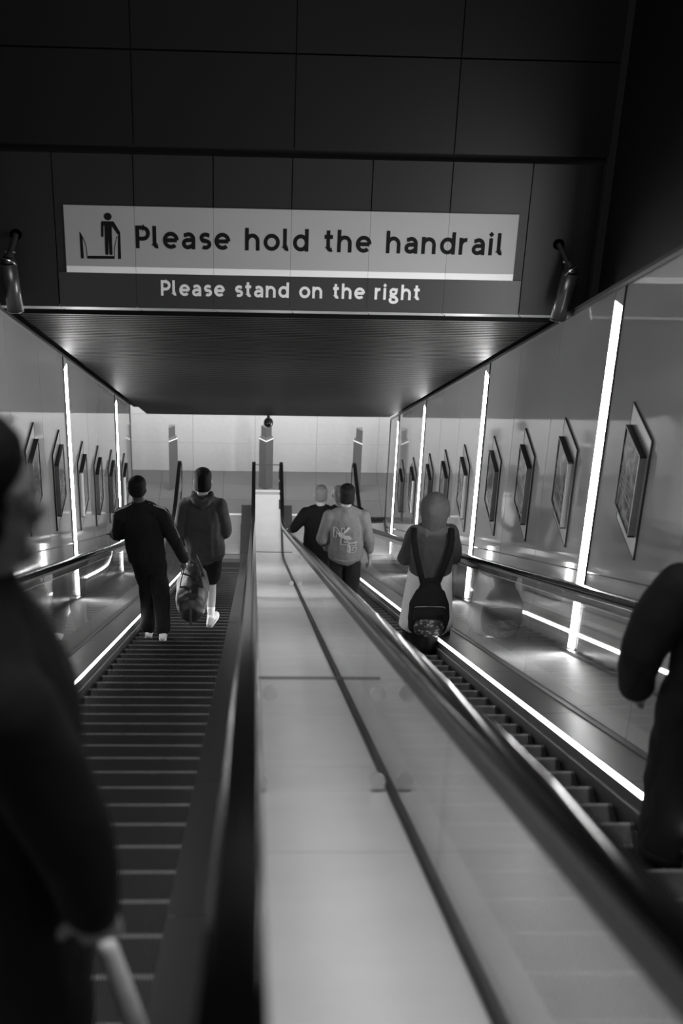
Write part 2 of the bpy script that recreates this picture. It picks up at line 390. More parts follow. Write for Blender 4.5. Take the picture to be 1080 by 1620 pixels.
        bm = bmsh(); sweep_path(bm, sec, path[:-2]); P('profile_bead', bm, M['steel'])
        # outer decking towards the wall
        if outer:
            xw = XL+.003 if side < 0 else XR-.003
            bm = bmsh(); sec = [(gx+s*.018, .10), (gx+s*.018, .20), (xw, .235), (xw, .10)]
            yy = y_start
            yend = 21.4 if side < 0 else 24.15
            while yy < yend-.1:
                y2 = min(yy+2.45, yend); sweep_v(bm, sec, ys(yy, y2-.005) if y2 > 20 else [yy, y2-.005]); yy = y2
            P('outer_decking', bm, M['deck_out'])
            bm = bmsh(); sec = [(xw-s*.03, .236), (xw-s*.03, .262), (xw-s*.002, .262), (xw-s*.002, .236)]
            sweep_v(bm, sec, ys(y_start, yend)); P('decking_upstand', bm, M['darksteel'])
    # truss shell below
    bm = bmsh(); sec = [(xb0-.2, -.9), (xb0-.2, -.3), (xb1+.2, -.3), (xb1+.2, -.9)]; sweep_v(bm, sec, ys(y_start, 24.4), 0, .0)
    P('truss', bm, M['black'])
    # comb and landing plates
    bm = bmsh(); n = int(wb/.0125)
    for i in range(n): box(bm, xb0+.006+i*wb/n, xb0+.006+i*wb/n+.006, 22.99, 23.12, N(23.05)-.012, N(23.05)+.004)
    box(bm, xb0, xb1, 23.11, 23.25, -.05, N(23.1)+.004); P('comb', bm, M['comb'])
    bm = bmsh(); zz = N(23.1)+.002
    for a_, b_ in ((23.254, 23.65), (23.654, 24.05), (24.054, 24.73)):
        q0 = zz*(24.73-a_)/1.48+.012; q1 = zz*(24.73-b_)/1.48+.012
        prism_x(bm, [(a_, -.05), (b_, -.05), (b_, q1), (a_, q0)], xb0, xb1)
    P('landing_plate', bm, M['plate'])
    bm = bmsh(); box(bm, xb0-.2, xb1+.2, 24.734, 24.80, -.02, .012); P('floor_glow_strip', bm, M['signwhite'])  # white strip paints in the light reflected at the plate's far edge
    return E
LB0, LB1, RB0, RB1 = -1.150, -.234, .699, 1.615
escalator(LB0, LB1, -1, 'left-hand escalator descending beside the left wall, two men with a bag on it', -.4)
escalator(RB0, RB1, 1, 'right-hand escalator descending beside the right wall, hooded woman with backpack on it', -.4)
# ------------------------------------------------------------------ divider between the two escalators
gl, gr = LB1+.197, RB0-.197
DV = thing('escalator_divider', 'wide pale sloping deck running down between the two escalators', 'divider', ((gl+gr)/2, 24.9, 0))
def PD(name, bm, m, par=None):
    o = obj(name, bm, m, par or DV); o.matrix_parent_inverse = (par or DV).matrix_world.inverted() if par is None else Matrix.Identity(4)
    if par is None: o.matrix_parent_inverse = Matrix.Translation((-(gl+gr)/2, -24.9, 0))
    return o
bm = bmsh(); sec = [(gl+.008, .20), (gl+.008, .356), (gr-.008, .356), (gr-.008, .20)]
yy = .9
for y2 in (3.38, 4.62, 5.86, 7.1, 8.34, 9.58, 10.82, 12.06, 13.3, 14.54, 15.78, 17.02, 18.26, 19.5, 20.7, 22.0, 23.3, 24.9):
    sweep_v(bm, sec, ys(yy, y2-.004) if y2 > 20 else [yy, y2-.004]); yy = y2
PD('deck', bm, M['divider'])
bm = bmsh()
for gx, s in ((gl, 1), (gr, -1)):
    sweep_v(bm, [(gx+s*.006, .34), (gx+s*.006, .366), (gx+s*.022, .366), (gx+s*.022, .34)], ys(.9, 24.9))
PD('deck_gasket', bm, M['gasket'])
bm = bmsh(); box(bm, gl+.01, gr-.01, 24.9, 24.96, 0, .43); box(bm, gl+.01, gr-.01, 24.96, 25.02, 0, .40); PD('end_cap', bm, M['divider'])
def incl(x, d, p): return Vector((x, d*cos(radians(30))-p*.5, CAM_Z-d*.5-p*cos(radians(30))))
for d in (5.42, 18.06):
    bm = bmsh(); c = []
    for dd in (d, d+.012):
        c.append([incl(gl+.04, dd, .64), incl(gr-.06, dd, .64), incl(gr-.06, dd, 1.035), incl(gl+.04, dd, 1.035)])
    vs = [[bm.verts.new(q) for q in r_] for r_ in c]
    bm.faces.new(vs[0]); bm.faces.new(vs[1][::-1])
    for k in range(4): bm.faces.new((vs[0][k], vs[1][k], vs[1][(k+1) % 4], vs[0][(k+1) % 4]))
    bf = PD('glass_baffle', bm, M['baffle'])
    bm = bmsh(); cyl(bm, incl(gl+.04, d, .635), incl(gr-.05, d, .635), .004, 8); e_ = PD('baffle_edge', bm, M['gasket'])
    for x_, p_ in ((gl+.10, .69), (gr-.055, .69), (gl+.07, 1.0), (gr-.055, 1.0)):
        bm = bmsh(); cyl(bm, incl(x_, d-.012, p_), incl(x_, d+.02, p_), .027, 24); PD('fixing_disc', bm, M['disc'])
bm = bmsh(); box(bm, gl+.02, gr-.02, 25.04, 25.05, .52, .92); PD('glass_barrier', bm, M['baffle'])
for x_ in (gl+.03, gr-.03):
    for z_ in (.58, .86):
        bm = bmsh(); box(bm, x_-.02, x_+.02, 25.03, 25.06, z_-.012, z_+.012); PD('glass_clamp', bm, M['disc'])
bm = bmsh(); box(bm, gl+.02, gr-.02, 25.035, 25.055, .92, .928); PD('barrier_edge', bm, M['darksteel'])
# ------------------------------------------------------------------ light strips in the walls
ORD = ['nearest the viewer', 'second from the viewer', 'third from the viewer', 'farthest from the viewer, at the wall end']
def strip(X, out, y0, y1, label):
    T = thing('light_strip', label, 'wall light', (X, (y0+y1)/2, N(y0)+.2), 'vertical light strips in the tunnel walls')
    inv = Matrix.Translation((-X, -(y0+y1)/2, -(N(y0)+.2)))
    def q(name, bm, m): o = obj(name, bm, m, T); o.matrix_parent_inverse = inv
    zt = line_z(y0, -1.405)-.16; z1 = line_z(y1, -1.405)-.16; a, b = X-out*.007, X-out*.0005
    bm = bmsh(); prism_x(bm, [(y0+.02, N(y0)+.275), (y1, N(y1)+.275), (y1, zt-.05), (y0+.02, zt-.0)], a, b); q('diffuser', bm, M['tube'])
    bm = bmsh(); prism_x(bm, [(y0+.02, zt+.002), (y1, zt-.048), (y1, z1+.15), (y0+.02, zt+.15)], a, b); q('upper_cover', bm, M['tubeoff'])
    bm = bmsh(); prism_x(bm, [(y0, N(y0)+.27), (y0+.018, N(y0)+.27), (y0+.018, zt+.15), (y0, zt+.15)], a-out*.004, b)
    prism_x(bm, [(y1+.002, N(y1)+.27), (y1+.010, N(y1)+.27), (y1+.010, z1+.15), (y1+.002, z1+.15)], a-out*.002, b); q('edge_trim', bm, M['joint'])
for i, (y0, y1) in enumerate(((9.22, 9.46), (14.19, 14.44), (19.23, 19.46), (22.73, 22.9))):
    strip(XR, 1, y0, y1, 'tall white light strip in the right wall, '+ORD[i])
for i, (y0, y1) in enumerate(((14.19, 14.45), (19.17, 19.40))):
    strip(XL, -1, y0, y1, 'tall white light strip in the left wall, '+('nearer the viewer' if i == 0 else 'farther one beside the wall end'))
# ------------------------------------------------------------------ framed adverts
def advert(X, out, yc, zt, i, label, group):
    T = thing('advert_frame', label, 'picture frame', (X, yc, zt-.417), group)
    inv = Matrix.Translation((-X, -yc, -(zt-.417)))
    def q(name, bm, m, l=None):
        o = obj(name, bm, m, T); o.matrix_parent_inverse = inv
    kk = .018 if out > 0 else .023; kx = kk/2.37 if out > 0 else kk/1.91; yc = yc*(1+kx); zt = zt+(zt-14.67)*kx
    T.location = (X, yc, zt-.417); inv = Matrix.Translation((-X, -yc, -(zt-.417)))
    wv = .262; hh = .84; s = -out
    bm = bmsh(); x0, x1 = X+s*.001, X+s*.012; box(bm, x0, x1, yc-wv, yc+wv, zt-hh, zt, 0)
    q('backing_plate', bm, M['back'])
    bm = bmsh()
    for a, b, c, d in ((yc-wv-.005, yc-wv, zt-hh-.005, zt+.005), (yc+wv, yc+wv+.005, zt-hh-.005, zt+.005), (yc-wv, yc+wv, zt, zt+.005), (yc-wv, yc+wv, zt-hh-.005, zt-hh)):
        box(bm, X+s*.0005, X+s*.014, a, b, c, d)
    q('plate_edge', bm, M['backedge'])
    fw = .213; f0, f1 = zt-.710, zt-.130; t0, t1 = X+s*.0125, X+s*.055; r = .014
    bm = bmsh()
    box(bm, t0, t1, yc-fw, yc+fw, f1-r, f1); box(bm, t0, t1, yc-fw, yc+fw, f0, f0+r, 0)
    box(bm, t0, t1, yc-fw, yc-fw+r, f0+r, f1-r, 1); box(bm, t0, t1, yc+fw-r, yc+fw, f0+r, f1-r, 0)
    q('frame', bm, [M['frame'], M['frameside']])
    bm = bmsh(); box(bm, X+s*.0125, X+s*.049, yc-fw+r, yc+fw-r, f0+r, f1-r, 0)
    q('poster', bm, POST[i % 4])
    bm = bmsh()
    if i % 2 == 0:
        for k in range(4): box(bm, X+s*.0492, X+s*.0502, yc-fw+.07+.02*k, yc+fw-.05-.03*(k % 2), f0+.17+k*.038, f0+.184+k*.038)
        box(bm, X+s*.0492, X+s*.0502, yc-fw+.04, yc+fw-.2, f0+.05, f0+.08)
    else:
        box(bm, X+s*.0492, X+s*.0502, yc-fw+.05, yc+fw-.05, f0+.05, f0+.11); box(bm, X+s*.0492, X+s*.0502, yc-fw+.08, yc+fw-.12, f0+.2, f0+.215)
    q('poster_bar', bm, M['stripe'])
NUM = ['nearest the viewer', 'second down from the viewer', 'third down from the viewer', 'fourth down from the viewer', 'fifth down from the viewer', 'sixth down from the viewer', 'seventh down from the viewer', 'eighth down from the viewer', 'farthest down, before the last light strip']
for i, (y, z) in enumerate(((8.30, 10.447), (10.15, 9.393), (11.65, 8.524), (13.19, 7.64), (15.06, 6.55), (16.58, 5.667), (18.09, 4.797), (19.94, 3.735), (21.48, 2.854))):
    advert(XR, 1, y, z, i, 'framed advert on the right wall, '+NUM[i], 'framed adverts on the right wall')
for i, (y, z) in enumerate(((11.66, 8.512), (13.17, 7.654), (14.95, 6.585), (16.43, 5.742), (17.98, 4.855), (19.75, 3.845))):
    advert(XL, -1, y, z, i+1, 'framed advert on the left wall, '+(NUM[i] if i < 5 else 'farthest down, after the second light strip'), 'framed adverts on the left wall')
# ------------------------------------------------------------------ overhead sign
SG = thing('overhead_sign', 'wide hanging instruction sign across the dark fascia above the escalators', 'sign', (.25, YF, 10.4))
inv = Matrix.Translation((-.25, -YF, -10.4))
def PS(name, bm, m):
    o = obj(name, bm, m, SG); o.matrix_parent_inverse = inv; return o
def split_box(bm, x0, x1, ya_, yb_, z0, z1):
    c = [x0]+[q for q in (-.910, -.326, .254, .845, 1.435) if x0 < q < x1]+[x1]
    for a, b in zip(c, c[1:]): box(bm, a+(.001 if a > x0 else 0), b-(.001 if b < x1 else 0), ya_, yb_, z0, z1)
bm = bmsh(); split_box(bm, -1.428, 1.957, YF-.008, YF-.001, 10.340, 10.815); PS('grey_panel', bm, M['signgrey'])
bm = bmsh(); split_box(bm, -1.428, 1.957, YF-.008, YF-.001, 10.288, 10.3395); PS('white_band', bm, M['signwhite'])
bm = bmsh(); split_box(bm, -1.49, 2.022, YF-.006, YF-.001, 10.010, 10.2875); PS('dark_panel', bm, M['signdark'])
# stroke-drawn lettering
def arc(cx, cy, rx, ry, a0, a1, n=14): return [(cx+rx*cos(radians(a0+(a1-a0)*i/n)), cy+ry*sin(radians(a0+(a1-a0)*i/n))) for i in range(n+1)]
w0 = .178; h = w0/2; xh = .76; r0 = (xh-w0)/2; cyy = xh/2
G = {
 'P': (.66, [[(h, 0), (h, 1)], [(h, 1-h), (.34, 1-h)]+arc(.34, .665, .24, .24, 90, -90)+[(h, .425)]]),
 'l': (.34, [[(h, 1), (h, .2)]+arc(.215, .2, .12, .105, 180, 290, 6)]),
 'e': (.76, [[(.10, cyy), (.66, cyy)], arc(.38, cyy, .28, r0, 0, 315, 30)]),
 'a': (.68, [[(.10, .62)]+arc(.32, .44, .22, .225, 125, 0, 10)+[(.54, .0)], [(.54, .42), (.30, .40)]+arc(.28, .245, .185, .16, 95, 290, 14)+[(.54, .19)]]),
 's': (.58, [[(.48, .62)]+arc(.30, .51, .19, .155, 50, 225, 12)+arc(.29, .235, .19, .15, 60, -130, 14)]),
 'h': (.74, [[(h, 0), (h, 1)], arc(.345, .40, .25, .265, 170, 0, 14)+[(.595, 0)]]),
 'n': (.74, [[(h, 0), (h, xh)], arc(.345, .40, .25, .265, 170, 0, 14)+[(.595, 0)]]),
 'o': (.78, [arc(.38, cyy, .29, r0, 0, 360, 36)]),
 'd': (.78, [arc(.37, cyy, .275, r0, 0, 360, 36), [(.645, 0), (.645, 1)]]),
 't': (.50, [[(.20, .96), (.20, .22)]+arc(.33, .22, .13, .125, 180, 300, 8), [(.02, xh-h), (.42, xh-h)]]),
 'r': (.48, [[(h, 0), (h, xh)], arc(.34, .42, .245, .245, 175, 80, 8)]),
 'i': (.26, [[(h, 0), (h, xh)], 'dot']),
 'g': (.72, [arc(.31, .52, .19, .165, 0, 360, 28), [(.42, .64), (.60, .68)], [(.18, .37), (.14, .27), (.24, .20), (.46, .17)]+arc(.34, -.02, .25, .155, 50, -230, 24)]),
 ' ': (.42, [])}
def stroke(bm, pts, wd, X, Zf, y):
    n = len(pts); closed = n > 6 and (Vector(pts[0])-Vector(pts[-1])).length < 1e-4
    L = []
    for i in range(n):
        if closed: a = Vector(pts[i-1 if i else n-2]); b = Vector(pts[(i+1) if i < n-1 else 1])
        else: a = Vector(pts[max(0, i-1)]); b = Vector(pts[min(n-1, i+1)])
        c = Vector(pts[i]); t = (b-a).normalized(); nn = Vector((-t.y, t.x))
        k = 1.0
        if 0 < i < n-1:
            d1 = (c-a).normalized(); k = 1/max(.5, abs(d1.dot(t)))
        L.append((c+nn*wd/2*k, c-nn*wd/2*k))
    f = [[bm.verts.new((X(p.x), y, Zf(p.y))) for p in q] for q in L]
    for a, b in zip(f, f[1:]): bm.faces.new((a[0], a[1], b[1], b[0]))
def text(s, x0, x1, zbase, cap, m, name):
    gap = .125; tot = sum(G[c][0] for c in s)+gap*(len(s)-1); kx = (x1-x0)/(tot*cap); bm = bmsh(); x = 0
    for c in s+' ':
        if c == ' ':
            r = bmesh.ops.extrude_face_region(bm, geom=list(bm.faces))
            for e_ in r['geom']:
                if isinstance(e_, bmesh.types.BMVert): e_.co.y += .0018
            PS(name, bm, m); bm = bmsh()
        for p in G[c][1]:
            if p == 'dot':
                q = [(h, 1.06), (h+.13, .93), (h, .80), (h-.13, .93)]
                vs = [bm.verts.new((x0+(x+u)*cap*kx, YF-.0095, zbase+v_*cap)) for u, v_ in q]; bm.faces.new(vs)
            else: stroke(bm, p, w0, lambda u: x0+(x+u)*cap*kx, lambda v_: zbase+v_*cap, YF-.0095-.00025*G[c][1].index(p))
        x += G[c][0]+gap
    bm.free()
text('Please hold the handrail', -.905, 1.865, 10.490, .178, M['ink'], 'lettering')
text('Please stand on the right', -.726, 1.257, 10.114, .125, M['letter'], 'lettering')
bm = bmsh(); y0_, y1_ = YF-.0098, YF-.008
def poly(pts):
    prism_y(bm, pts, y0_, y1_)
poly([(-1.105+.029*cos(a*pi/12), 10.733+.029*sin(a*pi/12)) for a in range(24)])
poly([(-1.156, 10.690), (-1.150, 10.696), (-1.066, 10.696), (-1.060, 10.690), (-1.017, 10.612), (-1.020, 10.600), (-1.035, 10.592), (-1.078, 10.657), (-1.080, 10.57), (-1.080, 10.44), (-1.085, 10.433), (-1.098, 10.433), (-1.104, 10.44), (-1.106, 10.56), (-1.110, 10.44), (-1.115, 10.433), (-1.128, 10.433), (-1.134, 10.44), (-1.133, 10.662), (-1.139, 10.662), (-1.142, 10.574), (-1.160, 10.573)])
poly([(-1.319, 10.610), (-1.312, 10.606), (-1.298, 10.575), (-1.295, 10.401), (-1.317, 10.401)])
poly([(-1.017, 10.606), (-1.018, 10.402), (-1.040, 10.402), (-1.036, 10.585)])
poly([(-1.266, 10.422), (-1.069, 10.424), (-1.069, 10.402), (-1.266, 10.400)])
poly([(-1.294, 10.572), (-1.272, 10.500), (-1.267, 10.402), (-1.272, 10.402), (-1.277, 10.500), (-1.298, 10.568)])
poly([(-1.042, 10.575), (-1.062, 10.485), (-1.066, 10.402), (-1.070, 10.402), (-1.067, 10.487), (-1.046, 10.580)])
PS('pictogram', bm, M['ink'])
# ------------------------------------------------------------------ cylinder lamps on the fascia
def cylinder_lamp(x, z, tilt, label):
    T = thing('cylinder_lamp', label, 'lamp', (x, YF-.02, z+.46), 'cylinder lamps on the fascia')
    inv = Matrix.Translation((-x, -(YF-.02), -(z+.46)))
    def q(n_, bm, m): o = obj(n_, bm, m, T); o.matrix_parent_inverse = inv; return o
    a = Vector((x, YF-.20, z)); b = Vector((x-tilt, YF-.17, z+.36))
    bm = bmsh(); cyl(bm, a, b, .062, 28, .062); o = q('housing', bm, M['lampbody']); smooth(o)
    for p in o.data.polygons:
        if len(p.vertices) > 4: p.use_smooth = False
    bm = bmsh(); cyl(bm, b, b+Vector((tilt*.1, .005, .006)), .065, 28); cyl(bm, a-Vector((0, 0, .004)), a, .064, 28); q('rim', bm, M['steel'])
    bm = bmsh(); c = b+Vector((tilt*.4, .04, .07)); e_ = Vector((x+tilt*.3, YF+.0, z+.52))
    cyl(bm, b, b+Vector((0, .01, .03)), .06, 24, .05); cyl(bm, b+Vector((0, .01, .03)), c, .045, 20, .028); cyl(bm, c, e_, .022, 14)
    q('bracket', bm, M['gasket'])
    bm = bmsh(); cyl(bm, e_+Vector((0, .0, 0)), e_+Vector((0, .014, 0)), .045, 20); q('mount', bm, M['gasket'])
    bm = bmsh(); cyl(bm, c-Vector((.035, 0, 0)), c+Vector((.035, 0, 0)), .009, 12); q('pivot_bolt', bm, M['steel'])
cylinder_lamp(-1.80, 10.055, .03, 'grey cylinder lamp on the fascia left of the sign')
cylinder_lamp(2.30, 10.065, -.06, 'grey cylinder lamp on the fascia right of the sign')
# ------------------------------------------------------------------ dome camera, posts
T = thing('dome_camera', 'black dome security camera hanging from the lower edge of the ceiling', 'security camera', (.225, 23.32, 2.84))
inv = Matrix.Translation((-.225, -23.32, -2.84))
bm = bmsh(); cyl(bm, (.225, 23.26, 2.90), (.225, 23.26, 2.78), .025); cyl(bm, (.225, 23.26, 2.79), (.225, 23.26, 2.755), .05, 20, .075)
o = obj('mount', bm, M['gasket'], T); o.matrix_parent_inverse = inv
bm = bmsh(); bmesh.ops.create_uvsphere(bm, u_segments=28, v_segments=16, radius=.082, matrix=Matrix.Translation((.225, 23.26, 2.715)))
o = obj('dome', bm, M['dome'], T); o.matrix_parent_inverse = inv; smooth(o)
def post(poly_body, poly_cap, x, y, label, cat='post'):
    T = thing('light_post', label, cat, (x, y, 0))
    def q(n_, bm, m): o = obj(n_, bm, m, T); return o
    bm = bmsh(); prism_z(bm, poly_body, 0, 1.05); q('body', bm, M['post'])
    bm = bmsh(); prism_z(bm, [(u*1.01, v_*1.01) for u, v_ in poly_body], 1.051, 1.066); q('light_band', bm, M['postglow'])
    bm = bmsh()
    a = [bm.verts.new((u, v_, 1.067)) for u, v_ in poly_body]; b = [bm.verts.new((u*.76, v_*.76, 1.125)) for u, v_ in poly_body]
    bm.faces.new(a); bm.faces.new(b[::-1])
    for i in range(len(a)): j = (i+1) % len(a); bm.faces.new((a[i], b[i], b[j], a[j]))
    q('shoulder', bm, M['steel'])
    bm = bmsh(); prism_z(bm, [(u*.74, v_*.74) for u, v_ in poly_cap], 1.126, 1.33); q('cap', bm, M['post'])
sq = [(-.134, 0), (0, -.134), (.134, 0), (0, .134)]
post(sq, sq, .215, 25.84, 'square pale metal post turned cornerwise, between the two escalators')
post([(0, -.1), (.155, .04), (.155, .1), (0, .1)], [(0, -.1), (.155, .04), (.155, .1), (0, .1)], -1.62, 25.75, 'slim pale metal post left of the left escalator foot')
post([(0, -.1), (0, .1), (-.155, .1), (-.155, .04)], [(0, -.1), (0, .1), (-.155, .1), (-.155, .04)], 2.03, 25.75, 'slim pale metal post right of the right escalator foot')
#PEOPLE
# ------------------------------------------------------------------ people
def tread(Y):
    k = math.ceil((Y-YS0)/STEP_T-1e-6); return N(YS0+STEP_T*k)
def tube(bm, pts, rad, ref=(1, 0, 0), n=16, caps=True, ck=1.0):
    """closed tube through pts; rad = (across, deep) per point; ref = direction of 'across'"""
    P_ = [Vector(p) for p in pts]; rr = [(q, q) if isinstance(q, (int, float)) else q for q in rad]; ref = Vector(ref)
    rings = []
    def ring(c, t, ra, rb):
        s = (ref-t*ref.dot(t));
        if s.length < 1e-3: s = t.orthogonal()
        s.normalize(); u = t.cross(s)
        return [bm.verts.new(c+s*cos(2*pi*i/n)*ra+u*sin(2*pi*i/n)*rb) for i in range(n)]
    m = len(P_)
    for i in range(m):
        t = (P_[min(m-1, i+1)]-P_[max(0, i-1)]).normalized(); ra, rb = rr[i]
        if i == 0 and caps:
            k = min(ra, rb); rings.append(ring(P_[0]-t*k*.85*ck, t, ra*.45, rb*.45)); rings.append(ring(P_[0]-t*k*.5*ck, t, ra*.82, rb*.82))
        rings.append(ring(P_[i], t, ra, rb))
        if i == m-1 and caps:
            k = min(ra, rb); rings.append(ring(P_[i]+t*k*.5*ck, t, ra*.82, rb*.82)); rings.append(ring(P_[i]+t*k*.85*ck, t, ra*.45, rb*.45))
    for a, b in zip(rings, rings[1:]):
        for i in range(n): bm.faces.new((a[i], a[(i+1) % n], b[(i+1) % n], b[i]))
    bm.faces.new(rings[0][::-1]); bm.faces.new(rings[-1])
def ball(bm, c, r, sx=1, sy=1, sz=1, n=16):
    bmesh.ops.create_uvsphere(bm, u_segments=n, v_segments=n//2+2, radius=r, matrix=Matrix.Translation(c) @ Matrix.Diagonal((sx, sy, sz, 1)))
TS = bpy.data.scenes.new('workshop')
def fuse(name, bm, m, parent, voxel=.012, folds=0, fs=9, it=2):
    """one continuous skin over overlapping shapes, with soft cloth folds"""
    d = bpy.data.meshes.new(name); bmesh.ops.recalc_face_normals(bm, faces=bm.faces); bm.to_mesh(d); bm.free()
    o = bpy.data.objects.new(name, d); TS.collection.objects.link(o)
    md = o.modifiers.new('r', 'REMESH'); md.mode = 'VOXEL'; md.voxel_size = voxel
    ms = o.modifiers.new('s', 'SMOOTH'); ms.iterations = it; ms.factor = .5
    with bpy.context.temp_override(scene=TS, view_layer=TS.view_layers[0]):
        dg = bpy.context.evaluated_depsgraph_get(); dg.update(); e = bpy.data.meshes.new_from_object(o.evaluated_get(dg))
    bpy.data.objects.remove(o); e.name = name
    if folds:
        sd = Vector((random.random()*9, random.random()*9, 0))
        nrm = [v.normal.copy() for v in e.vertices]
        for v, vn in zip(e.vertices, nrm):
            q = v.co.copy(); a = noise.noise(Vector((q.x*fs, q.y*fs, q.z*fs*.8))+sd); b = noise.noise(Vector((q.x*fs*2.6, q.y*fs*2.6, q.z*fs*1.3))+sd)
            v.co = q+vn*(a*folds+b*folds*.5)
    e.materials.clear(); e.materials.append(m)
    r = bpy.data.objects.new(name, e); COL.objects.link(r); r.parent = parent
    for p in e.polygons: p.use_smooth = True
    return r
def lerp(a, b, t): return Vector(a)*(1-t)+Vector(b)*t
def hand(bm, wr, dirn, palm, curl=.35, sc=1.0, flip=1):
    """palm, four fingers of different length with bent joints, thumb from the side of the palm"""
    d = Vector(dirn).normalized(); pn = Vector(palm); pn = (pn-d*pn.dot(d)).normalized(); s = d.cross(pn)*flip; wr = Vector(wr)
    tube(bm, [wr-d*.02*sc, wr+d*.03*sc, wr+d*.075*sc], [(.026*sc, .018*sc), (.036*sc, .016*sc), (.038*sc, .013*sc)], ref=s)
    for i, (off, L) in enumerate(((-.028, .062), (-.0095, .075), (.0095, .080), (.028, .070))):
        p = wr+d*.082*sc+s*off*sc; a = 0; pts = [p-d*.012*sc, p]
        for k, seg in enumerate((.45, .32, .23)):
            a += curl*(1+.15*i); p = p+(d*cos(a)+pn*sin(a))*L*seg*sc*1.05; pts.append(p.copy())
        tube(bm, pts, [.0095*sc, .0095*sc, .0088*sc, .0082*sc, .007*sc], ref=s, n=10)
    p = wr+d*.022*sc+s*.026*sc; q = p+(d*.75+s*.8+pn*.25).normalized()*.045*sc; t = q+(d*.95+s*.25+pn*.35).normalized()*.032*sc
    tube(bm, [p, q, t], [.014*sc, .0115*sc, .008*sc], ref=s, n=10)
def limb(bm, pts, rad, ref=(1, 0, 0), k=3):
    P2, R2 = [], []
    for i in range(len(pts)-1):
        for j in range(k):
            t = j/k; P2.append(lerp(pts[i], pts[i+1], t)); a, b = rad[i], rad[i+1]
            a = (a, a) if isinstance(a, (int, float)) else a; b = (b, b) if isinstance(b, (int, float)) else b
            R2.append((a[0]*(1-t)+b[0]*t, a[1]*(1-t)+b[1]*t))
    P2.append(Vector(pts[-1])); a = rad[-1]; R2.append((a, a) if isinstance(a, (int, float)) else a)
    tube(bm, P2, R2, ref)
def head(bm, c, yaw, S, tilt=0, jaw=1.0, ears=True):
    """c = head centre; face towards +Y turned by yaw"""
    T_ = Matrix.Translation(c) @ Matrix.Rotation(yaw, 4, 'Z') @ Matrix.Rotation(tilt, 4, 'X') @ Matrix.Scale(S/1.78, 4)
    b2 = bmsh()
    sec = [(-.118, .028, .030, .052), (-.100, .046, .056, .034), (-.075, .056, .072, .020), (-.045, .064, .084, .008), (-.01, .070, .093, .0), (.03, .078, .100, -.004), (.065, .077, .098, -.008), (.09, .069, .087, -.010), (.108, .054, .068, -.010), (.119, .034, .042, -.010)]
    tube(b2, [(0, y, z) for z, a, b, y in sec], [(a, b) for z, a, b, y in sec], n=24, ck=.3)
    tube(b2, [(0, .080, .022), (0, .098, -.004), (0, .106, -.022), (0, .094, -.034)], [.009, .011, .014, .010], n=10)   # nose
    for s in (-1, 1):
        if ears: tube(b2, [(s*.074, -.012, -.030), (s*.083, -.018, -.006), (s*.084, -.020, .018), (s*.077, -.012, .030)], [(.006, .010), (.008, .016), (.008, .018), (.006, .012)], n=10)
        ball(b2, (s*.031, .078, .012), .012, n=10)            # lids
        tube(b2, [(s*.014, .090, .030), (s*.045, .080, .032)], [.007, .006], n=8)      # brow
        tube(b2, [(s*.022, .084, -.057), (0, .093, -.055)], [.006, .009], n=8)         # lips
    tube(b2, [(0, .084, -.092), (0, .075, -.104)], [.016, .014], n=10)              # chin
    b2.transform(T_); d = bpy.data.meshes.new('t'); b2.to_mesh(d); b2.free(); bm.from_mesh(d); bpy.data.meshes.remove(d)
    return T_
def hair(parent, T_, m, thick=.010, low=-.045, tuft=False, name='hair', front=.012):
    bm = bmsh()
    sec = [(low, .068, .064, -.030), (low+.02, .077, .074, -.026), (low*.4, .080, .082, -.022), (.02, .081, .088, -.018), (.06, .082, .094, -.014), (.09, .075, .088, -.012), (.110, .060, .072, -.010), (.122, .038, .046, -.010)]
    e = thick-.006
    tube(bm, [(0, y, z+(e if z > .05 else 0)) for z, a, b, y in sec], [(a+e, b+e) for z, a, b, y in sec], n=24, ck=.3)
    if tuft:
        for i in range(16):
            a = random.uniform(-.05, .05); y = random.uniform(-.06, .07); tube(bm, [(a, y, .10), (a*1.1, y+.012, .128+random.random()*.014)], [.012, .004], n=6)
    bm.transform(T_); return fuse(name, bm, m, parent, .006, .0015, 60, 1)
def shoe(bm, an, fwd, S=1.0, r=.05):
    """trainer around the ankle point (ankle .08 above the sole)"""
    f = Vector((fwd[0], fwd[1], 0)).normalized(); a = Vector(an); g = a-Vector((0, 0, .075)); s = Vector((f.y, -f.x, 0))
    tube(bm, [g-f*.055+Vector((0, 0, .034)), g+f*.02+Vector((0, 0, .038)), g+f*.10+Vector((0, 0, .032)), g+f*.175+Vector((0, 0, .024))], [(.034, .036), (.041, .04), (.047, .033), (.036, .024)], ref=s)
    tube(bm, [g-f*.03+Vector((0, 0, .05)), a-f*.012+Vector((0, 0, .015))], [(.038, .042), (.036, .042)], ref=(1, 0, 0))
